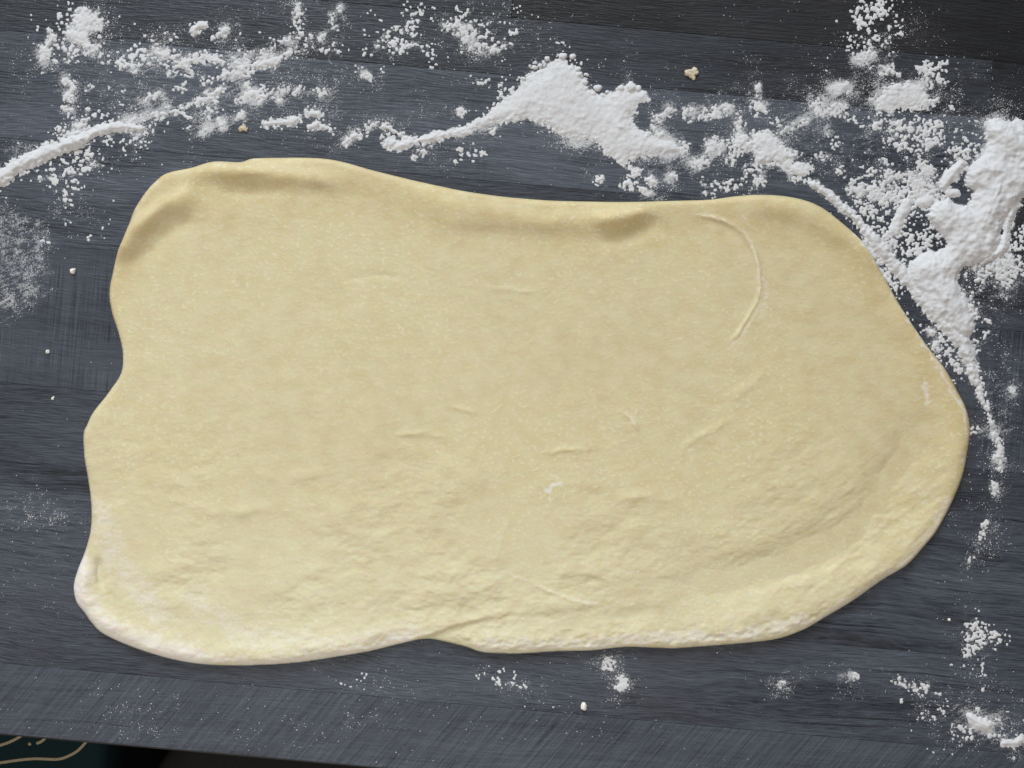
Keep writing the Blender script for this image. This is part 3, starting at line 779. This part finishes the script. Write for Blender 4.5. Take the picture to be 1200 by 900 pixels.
stroke([(362, 43)], 3, 8, 1); stroke([(378, 41), (378, 48)], 2.2, 8, .9); stroke([(389, 27)], 3.4, 8, 1.3); stroke([(393, 33)], 2.8, 8, 1.1); stroke([(390, 18), (398, 10)], [2, 2], 8, .7)
clumps([(340, 55), (410, 52), (430, 62), (350, 64)], 0.26, 8, .7)
stroke([(168, 117), (176, 113), (188, 109)], [3, 4, 1.5], 8, 1.3, .25, 1.5, 1); stroke([(217, 102)], 4, 8, .9); stroke([(205, 104)], 2.5, 8, .8)
stroke([(180, 135), (200, 132), (225, 124), (246, 113), (260, 104)], [3, 4, 4, 6, 2], 8, 1.2, .2, 3.5, 2); stroke([(246, 116), (249, 127)], [5, 2], 8, 1.1)
stroke([(278, 118), (290, 111), (308, 108)], [3, 6, 5], 8, 1.2, .2, 3, 2); stroke([(300, 117), (308, 112)], 4, 8, 1)
stroke([(321, 111), (325, 107)], 3.5, 8, 1.2); stroke([(334, 106), (337, 102)], [4, 3.5], 8, 1.3); stroke([(326, 117)], 2.6, 8, 1); stroke([(346, 108), (352, 103)], [2, 2], 8, .8)
patch(ell(376, 108, 9, 5), 8, 1.1, .2, 2, 1.6); stroke([(312, 145), (330, 144), (345, 142), (351, 136)], [4, 4, 5, 2.5], 8, 1.6, .28, 1.5, 1)
stroke([(359, 131), (372, 134)], [3.5, 4], 8, 1.6, .3, 1.5, 1); stroke([(364, 150), (372, 146), (387, 151)], [3, 5, 4], 8, 1.6, .28, 1.5, 1)
stroke([(259, 145), (262, 150)], [3.5, 2.5], 8, .9); stroke([(277, 140), (285, 135)], [2, 3], 8, .9); stroke([(238, 155), (246, 148)], [2, 2], 8, .7)
clumps([(150, 135), (260, 110), (270, 130), (200, 145)], 0.2, 8, .6)
clumps([(440, 55), (445, 38), (470, 26), (492, 24), (490, 55), (470, 60)], 0.5, 9, .8); stroke([(444, 54), (455, 52), (468, 54), (484, 52)], [4, 3, 4, 4], 9, .9, .2, 3, 2)
stroke([(450, 45), (462, 34), (475, 36)], [3, 2, 2], 9, .8, .2, 2, 1.8); stroke([(524, 33), (535, 26), (546, 16)], [3.5, 5, 4], 9, .9, .2, 3, 2)
clumps([(510, 40), (530, 8), (580, 5), (610, 30), (600, 60), (560, 60)], 0.22, 9, .6); stroke([(577, 60), (588, 54), (600, 52)], [3, 3, 2], 9, .7, .2, 2, 2); stroke([(551, 55)], 3.2, 9, .8)
clumps([(470, 0), (500, 0), (495, 20), (465, 22)], 0.3, 9, .6)
clumps([(560, 90), (600, 85), (600, 100), (560, 103)], 0.32, 9, .6); stroke([(560, 95), (572, 98)], [2, 3], 9, .8)
clumps([(520, 172), (575, 172), (570, 195), (528, 195)], 0.18, 9, .6)
# far right
clumps(ell(1018, 18, 20, 18), 0.55, 3, .8); clumps(ell(1012, 48, 24, 16), 0.38, 3, .7); stroke([(1012, 64), (1022, 60)], [4, 5], 3, .8, .18, 3, 2.4)
stroke([(1003, 70), (1010, 72)], 3, 3, .7); stroke([(1035, 85), (1043, 81), (1052, 87)], [3.5, 5, 3], 3, 1, .2, 2.5, 1.8); clumps(ell(1095, 85, 26, 18), 0.25, 3, .7)
# spill by the right front corner
stroke([(1138, 841), (1147, 846), (1157, 850)], [6, 8, 6.5], 10, 2.8, 0.45, 1.6, 1.0); stroke([(1176, 871), (1186, 871), (1197, 867)], [3, 4, 3.5], 0, 1.8, .3, 1.2, .8)
clumps(ell(1141, 748, 13, 22), 0.42, 0, .7); clumps(ell(1172, 752, 14, 16), 0.18, 0, .6); clumps(ell(1153, 800, 5, 34), 0.26, 0, .6, 4)
clumps(ell(1122, 858, 20, 10), 0.33, 0, .7); clumps(ell(1094, 836, 20, 8, rot=-0.4), 0.36, 0, .7); clumps(ell(1165, 862, 14, 8), 0.35, 0, .7)
stroke([(1050, 797), (1056, 801), (1072, 805), (1086, 806)], [3, 2, 1.6, 1.4], 0, .8, .2, 2, 1.6)
patch(ell(1000, 793, 4, 3.4), 0, .7, .15, 2, 2.0, 0.5); patch(ell(713, 780, 6, 8), 0, .9, .18, 3.5, 2.2, 0.55); patch(ell(728, 801, 8, 7), 0, .5, .12, 4, 3, 0.55)
clumps(ell(595, 796, 38, 14), 0.13, 0, .35); clumps(ell(430, 800, 40, 12), 0.06, 0, .35); stroke([(914, 802), (920, 799)], [1.2, .8], 0, .4)
stroke([(1156, 612), (1150, 630), (1135, 662)], [2, 1.1, .8], 0, .4, .2, 1.5, 1.4)

# thick flour has slumped: soften it
for _ in range(3):
    B = H.copy()
    B[1:-1, 1:-1] = (H[1:-1, 1:-1] * 2 + H[:-2, 1:-1] + H[2:, 1:-1] + H[1:-1, :-2] + H[1:-1, 2:]) / 6
    k_ = np.clip((H - 0.5) / 0.6, 0, 1)
    H = H * (1 - k_) + B * k_
# crumbs and powder that have rolled off every patch
e_ = 0.75 * n_crumb2 + 0.40 * n_crumb + 0.25 * n_lump - 0.30 - HALO / 9.0
m_ = (H <= 0) & (e_ > 0) & (HALO < 9)
H = np.where(m_, 0.08 + 0.45 * np.clip(e_, 0, 0.6), H); GID = np.where(m_, 0, GID)
FILM = np.maximum(FILM, np.clip(0.62 - HALO / 8.0, 0, 1) * (HALO > 0) * np.clip(0.7 + 0.8 * n_lump + 0.5 * n_edge, 0, 1.3))
# nothing lies inside the dough or past the table's edge
ex, ey = W(FX, FY)
sd_all = np.full(FX.shape, -100.0)
sl = box_of(OUTC, 6)
sd_all[sl] = poly_sdf(FX[sl], FY[sl], catmull(OUT, 2, True))
H[sd_all > 3.0] = 0
H[ey < y_edge + 0.003] = 0
H[H < 0.06] = 0
FILM[(sd_all > 0) | (ey < y_edge + 0.0012)] = 0
print('flour cells', int((H > 0).sum()))

heap_info = {
    1: ('flour_heap', 'flour heap with a thin trailing tail, behind the long far edge of the dough', 'flour'),
    2: ('flour_heap', 'thickest white flour heap with steep ridges beside the rounded far corner of the dough', 'flour'),
    4: ('flour_ridge', 'narrow tapering flour ridge running close along the slanted short edge of the dough', 'flour'),
    5: ('flour_patch', 'thin broken flour patch between the tailed flour heap and the dough corner', 'flour'),
    6: ('flour_ridge', 'smooth flour ridge lying alone beyond the bay-edged short side of the dough', 'flour'),
    3: ('flour_patch', 'flat square-ended flour patch with crumbs, beyond the thickest heap on the darkest boards', 'flour'),
    10: ('flour_lump', 'small compact flour lump amid spatter near the straight front edge of the table', 'flour'),
    0: ('flour_scatter', 'scattered small flour smears on the dark boards behind the dough', 'flour'),
}
for g_, P_ in ((1, CEN), (3, [(1024, 125), (1032, 108), (1042, 98), (1080, 96), (1100, 118), (1085, 130), (1045, 133)]),
               (5, [(880,154),(904,152),(924,176),(946,192),(954,198),(944,208),(920,200),(888,192)])):
    sl = box_of(P_, 60); far = np.ones(GID.shape, bool); far[sl] = poly_sdf(FX[sl], FY[sl], P_) < -5
    GID[(GID == g_) & far] = 0
GID[(GID == 7) | (GID == 8) | (GID == 9)] = 0
# every cell belongs to one patch only; neighbours share the height where they meet
OWN = np.full((H.shape[0] - 1, H.shape[1] - 1), -1, np.int16); HB = np.zeros(OWN.shape)
for a in (0, 1):
    for b in (0, 1):
        hs = H[a:H.shape[0] - 1 + a, b:H.shape[1] - 1 + b]; gs = GID[a:H.shape[0] - 1 + a, b:H.shape[1] - 1 + b]
        m = hs > HB
        OWN = np.where(m, gs, OWN); HB = np.where(m, hs, HB)
def flour_mesh(gid):
    cell = OWN == gid
    u_ = np.zeros(H.shape, bool)
    for a in (0, 1):
        for b in (0, 1):
            u_[a:H.shape[0] - 1 + a, b:H.shape[1] - 1 + b] |= cell
    id_ = np.full(H.shape, -1); id_[u_] = np.arange(u_.sum())
    h = H[u_]
    z = np.where(h > 0, h, -0.02) * 0.001 + 0.00004
    x, y = W(FX[u_], FY[u_], np.maximum(z, 0) * 0.5)
    r, c = np.nonzero(cell)
    F = np.stack([id_[r + 1, c], id_[r + 1, c + 1], id_[r, c + 1], id_[r, c]], 1)
    return mesh_np('flour', np.stack([x, y, z], 1), F)
for gid, (nm, lab, cat) in heap_info.items():
    o = link(nm, flour_mesh(gid), M_flour)
    tag(o, lab, cat)
    if gid == 0: o['kind'] = 'stuff'

# loose grains and dust
DENS = np.zeros(FX.shape)
def dust(cx, cy, rx, ry, amp, rot=0.0):
    global DENS
    sl = box_of([(cx - 2.2 * max(rx, ry), cy - 2.2 * max(rx, ry)), (cx + 2.2 * max(rx, ry), cy + 2.2 * max(rx, ry))], 0)
    x = FX[sl] - cx; y = FY[sl] - cy; c, s = math.cos(rot), math.sin(rot)
    q = ((x * c + y * s) / rx) ** 2 + ((-x * s + y * c) / ry) ** 2
    DENS[sl] += amp * np.exp(-q)
halo = np.exp(-HALO / 6.0) * 0.65 + np.exp(-HALO / 30.0) * 0.22
DENS += halo * (0.15 + np.clip(0.5 + n_big + 0.6 * n_edge, 0, 2))
for a in [(75, 250, 40, 30, .4), (70, 605, 26, 14, .55), (25, 600, 40, 25, .32), (25, 700, 50, 60, .12),
          (160, 190, 60, 25, .25), (1170, 330, 50, 40, .6), (1165, 440, 40, 60, .35), (1130, 600, 30, 40, .16), (1060, 180, 70, 60, .5), (960, 150, 80, 60, .28),
          (880, 100, 60, 40, .18), (820, 180, 70, 40, .3), (1040, 40, 50, 40, .3), (1140, 110, 60, 40, .22), (640, 80, 70, 30, .35), (560, 30, 70, 30, .42),
          (300, 60, 110, 40, .40), (120, 70, 90, 50, .45), (230, 120, 90, 30, .35), (470, 130, 80, 40, .12), (500, 190, 60, 18, .12), (680, 170, 30, 8, .7),
          (600, 800, 40, 14, .30), (450, 790, 60, 20, .16), (150, 830, 120, 30, .12), (160, 858, 25, 8, .4), (330, 860, 60, 20, .12), (420, 845, 50, 15, .2),
          (720, 790, 16, 20, .16), (910, 790, 60, 20, .07), (935, 795, 14, 10, .1), (1140, 750, 26, 36, .55), (1140, 840, 50, 34, .5), (1100, 835, 36, 16, .35), (1000, 785, 8, 14, .1),
          (1160, 640, 24, 40, .12), (850, 760, 20, 8, .3), (700, 830, 80, 30, .08), (560, 830, 120, 30, .07), (1183, 540, 18, 14, .35), (20, 180, 40, 30, .3)]:
    dust(*a)
zone = poly_sdf(FX, FY, [(-40, 243), (20, 238), (70, 246), (62, 285), (58, 300), (64, 345), (40, 372), (10, 380), (-40, 385)])
DENS += 0.32 * np.clip((zone + 4 + 4 * n_edge) / 14, 0, 1)
DENS += 0.016
DENS0 = DENS.copy()
mod = np.clip(0.35 + 1.3 * fbm(FX, FY, 30, 22, 201, 3, 0.6) + 0.9 * fbm(FX, FY, 7, 6, 205, 2), 0.02, 3)
DENS *= mod
DENS[sd_all > -0.5] = 0
DENS[ey < y_edge + 0.0015] = 0
DENS[H > 0.3] *= 0.25
FILM = np.maximum(FILM, 0.46 * np.clip(DENS0, 0, 1.1) * np.clip(0.85 + 0.8 * n_big + 0.25 * n_edge, 0.2, 1.6))
FILM = np.maximum(FILM, 0.43 * np.clip((zone + 8 + 12 * n_big + 6 * n_edge) / 26, 0, 1) * (0.85 + 0.5 * n_lump))
FILM[(sd_all > 0) | (ey < y_edge + 0.0012)] = 0
def film_mesh():
    q = 2
    fm = FILM[::q, ::q]; X = FX[::q, ::q]; Y = FY[::q, ::q]; hh = H[::q, ::q]
    cell = np.maximum(np.maximum(fm[:-1, :-1], fm[1:, :-1]), np.maximum(fm[:-1, 1:], fm[1:, 1:])) > 0.06
    solid = (hh > 0.5); cell &= ~(solid[:-1, :-1] & solid[1:, :-1] & solid[:-1, 1:] & solid[1:, 1:])
    u_ = np.zeros(fm.shape, bool)
    for a in (0, 1):
        for b in (0, 1):
            u_[a:fm.shape[0] - 1 + a, b:fm.shape[1] - 1 + b] |= cell
    id_ = np.full(fm.shape, -1); id_[u_] = np.arange(u_.sum())
    x, y = W(X[u_], Y[u_])
    r, c = np.nonzero(cell)
    F = np.stack([id_[r + 1, c], id_[r + 1, c + 1], id_[r, c + 1], id_[r, c]], 1)
    me = mesh_np('flour_film', np.stack([x, y, np.full(len(x), 0.00003)], 1), F)
    at = me.attributes.new('film', 'FLOAT', 'POINT'); at.data.foreach_set('value', fm[u_].astype(np.float32))
    print('film quads', len(F))
    return me
ff = link('flour_film', film_mesh(), M_film)
tag(ff, 'thin see-through smears of flour wiped over the dark boards', 'flour', kind='stuff')
def grains(n, rlo, rhi, power, dens_pow, name, nsides, hk):
    p = (DENS ** dens_pow).ravel(); p = p / p.sum()
    i = np.random.default_rng(77 + nsides).choice(p.size, n, p=p)
    g = np.random.default_rng(78 + nsides)
    px = FX.ravel()[i] + g.uniform(-.5, .5, n) * FS; py = FY.ravel()[i] + g.uniform(-.5, .5, n) * FS
    r = (rlo + (rhi - rlo) * g.random(n) ** power) * 0.001
    z0 = np.maximum(H.ravel()[i], 0) * 0.001
    x, y = W(px, py)
    ang = g.uniform(0, 6.283, n)
    vs = []
    for k in range(nsides):
        a = ang + 6.283 * k / nsides
        rr = r * g.uniform(0.6, 1.3, n)
        vs.append(np.stack([x + rr * np.cos(a), y + rr * np.sin(a), z0 + 0.00003], 1))
    vs.append(np.stack([x + r * g.uniform(-.3, .3, n), y + r * g.uniform(-.3, .3, n), z0 + 0.00003 + r * hk], 1))
    V = np.stack(vs, 1).reshape(-1, 3)
    b = np.arange(n) * (nsides + 1)
    F = np.concatenate([np.stack([b + k, b + (k + 1) % nsides, b + nsides], 1) for k in range(nsides)])
    return mesh_np(name, V, F, smooth=True)
dg = link('flour_dust', grains(170000, 0.04, 0.10, 2.0, 1.0, 'flour_dust', 3, 0.8), M_flour)
tag(dg, 'fine film of flour dust lying over the dark boards', 'flour', kind='stuff')
gg = link('flour_grains', grains(42000, 0.08, 0.34, 3.0, 1.4, 'flour_grains', 5, 0.6), M_flour)
tag(gg, 'loose coarse flour grains strewn round the heaps', 'flour', kind='stuff')

# ------------------------------------------------------------------ crumbs
def crumb(px, py, shape, mat, label, h, seed):
    """small irregular lump; shape = list of (dx, dy, radius) pixels merged into one skin"""
    bm = bmesh.new()
    bmesh.ops.create_icosphere(bm, subdivisions=4, radius=1.0)
    r = random.Random(seed)
    ph = [r.uniform(0, 6) for _ in range(6)]
    for v in bm.verts:
        d = v.co.normalized()
        best = 0.0
        hh = math.hypot(d.x, d.y)
        ux, uy = (d.x / hh, d.y / hh) if hh > 1e-6 else (1.0, 0.0)
        for (dx, dy, rad) in shape:          # where a ray from the middle leaves the union of round lobes
            cd = ux * dx + uy * dy
            q = rad * rad - (dx * dx + dy * dy) + cd * cd
            if q > 0: best = max(best, cd + math.sqrt(q))
        w = 1 + 0.10 * math.sin(4 * d.x + ph[0]) * math.sin(5 * d.y + ph[1]) + 0.08 * math.sin(9 * d.y + ph[2] + 7 * d.z)
        hz = math.sqrt(max(0.0, 1 - d.z * d.z))
        v.co.x = d.x / max(hz, 1e-6) * best * hz * w * S if hz > 1e-5 else 0
        v.co.y = d.y / max(hz, 1e-6) * best * hz * w * S if hz > 1e-5 else 0
        v.co.z = max(-0.2, d.z) * h * w * (0.75 + 0.25 * math.cos(3 * d.x + ph[4]))
    o = link('dough_crumb', bm_mesh('dough_crumb', bm, True), mat)
    x, y = W(px, py)
    o.location = (x, y, 0.2 * h)
    o.rotation_euler = (0, 0, ROLL)
    tag(o, label, 'crumb')
    return o
crumb(811, 86, [(0, 0, 4.4), (-4.6, 0.5, 4.2), (-2, -2.5, 3), (3.6, 1.2, 3.4), (5, 4, 2), (2, 5, 2), (1.6, -5.4, 2.2)], M_crumb, 'beige ragged crumb of dough alone on the dark boards behind the tailed flour heap', 0.0017, 1)
crumb(85.5, 318, [(0, 0, 3), (2, 2, 1.5), (-2, 1.5, 1)], M_crumb_w, 'tiny pale square crumb on the saw-marked board beside the bay in the dough edge', 0.0014, 2)
crumb(285, 150, [(0, 0, 3.4), (3.6, -1.5, 2.4), (-3, -1.5, 2.6), (1, 2.5, 2)], M_crumb, 'small yellowish crumb among flour smears behind the dough lip', 0.0014, 3)
crumb(56, 412, [(0, 0, 2.2), (1, 1, 1)], M_crumb_w, 'tiny round white crumb on the saw-marked board', 0.001, 4)
crumb(62, 467, [(0, 0, 1.6), (1, 1.5, 1)], M_crumb_w, 'tiniest white speck of crumb on the plain dark board next to the dough bay', 0.0008, 5)
crumb(684, 828, [(0, 0, 3.4), (0, 3, 2.5), (1, -2, 2)], M_crumb_w, 'oval white flour crumb near the front edge of the table below the overlap', 0.0016, 6)
crumb(1112, 726, [(0, 0, 1.6)], M_crumb_w, 'tiny white crumb beside the flour spatter near the straight front edge', 0.0008, 7)

# ------------------------------------------------------------------ under the table edge: two seats
ZS = -0.28
def at(px, py, z): 
    x, y = W(px, py, z); return x, y
xr, yt = at(121, 880, ZS)
st = empty('padded_stool', (xr - 0.2, yt - 0.2, -0.75))
tag(st, 'dark teal padded stool with thin gold curved lines, below the table edge', 'stool')
def child(o, root):
    o.parent = root
    o.location = (-root.location.x, -root.location.y, -root.location.z)
    return o
bm = bm_box(xr - 0.40, xr, yt - 0.33, yt + 0.07, ZS - 0.06, ZS, 0.012, 4)
child(link('cushion', bm_mesh('cushion', bm, True), M_teal), st)
for sx in (xr - 0.36, xr - 0.05):
    for sy in (yt - 0.29, yt + 0.02):
        child(link('leg', bm_mesh('leg', bm_box(sx - .015, sx + .015, sy - .015, sy + .015, -0.75, ZS - 0.061, .002)), M_leg), st)
def gold(pts):
    P = catmull(pts, 6, False); bm = bmesh.new(); prev = None; n = 8; r = 0.0014
    for i, (px, py) in enumerate(P):
        a = P[max(i - 1, 0)]; b = P[min(i + 1, len(P) - 1)]
        x, y = at(px, py, ZS); ax, ay = at(a[0], a[1], ZS); bx, by = at(b[0], b[1], ZS)
        L = math.hypot(bx - ax, by - ay) + 1e-9; nx, ny = -(by - ay) / L, (bx - ax) / L
        ring = [bm.verts.new((x + nx * r * math.cos(2 * math.pi * k / n), y + ny * r * math.cos(2 * math.pi * k / n), ZS + 0.0002 + 0.35 * r * math.sin(2 * math.pi * k / n))) for k in range(n)]
        if prev:
            for k in range(n): bm.faces.new((prev[k], prev[(k + 1) % n], ring[(k + 1) % n], ring[k]))
        else: bm.faces.new(ring[::-1])
        prev = ring
    bm.faces.new(prev)
    bmesh.ops.recalc_face_normals(bm, faces=bm.faces[:])
    child(link('gold_line', bm_mesh('gold_line', bm, True), M_gold), st)
gold([(-40, 914), (-10, 897), (12, 892), (40, 889), (68, 889.5), (84, 884), (95, 876), (106, 862), (118, 840)])
gold([(-30, 884), (-5, 875), (10, 870), (22, 864), (30, 858), (42, 845)])
gold([(43, 871), (49, 868.5), (54, 863), (58, 852)])
gold([(33.5, 872), (36.5, 871.5)])

cx, cy = at(378, 962, ZS - 0.02)
rs = empty('round_stool', (cx, cy, -0.75))
tag(rs, 'plain dark grey round seat half hidden below the table edge', 'stool')
prof = [(0, 0.0), (0.10, 0.0), (0.150, -0.002), (0.166, -0.010), (0.172, -0.025), (0.168, -0.045), (0.150, -0.055), (0, -0.055)]
bm = bmesh.new(); rings = []
for (r, z) in prof:
    if r == 0: rings.append([bm.verts.new((cx, cy, ZS - 0.02 + z))])
    else: rings.append([bm.verts.new((cx + r * math.cos(2 * math.pi * k / 64), cy + 0.62 * r * math.sin(2 * math.pi * k / 64), ZS - 0.02 + z)) for k in range(64)])
for a, b in zip(rings[:-1], rings[1:]):
    for k in range(64):
        if len(a) == 1: bm.faces.new((a[0], b[k], b[(k + 1) % 64]))
        elif len(b) == 1: bm.faces.new((a[(k + 1) % 64], a[k], b[0]))
        else: bm.faces.new((a[(k + 1) % 64], a[k], b[k], b[(k + 1) % 64]))
bmesh.ops.recalc_face_normals(bm, faces=bm.faces[:])
child(link('seat', bm_mesh('seat', bm, True), M_grey), rs)
for k in range(4):
    a = math.pi / 4 + k * math.pi / 2
    sx, sy = cx + 0.10 * math.cos(a), cy + 0.06 * math.sin(a)
    child(link('leg', bm_mesh('leg', bm_box(sx - .012, sx + .012, sy - .012, sy + .012, -0.75, ZS - 0.075, .002)), M_leg), rs)
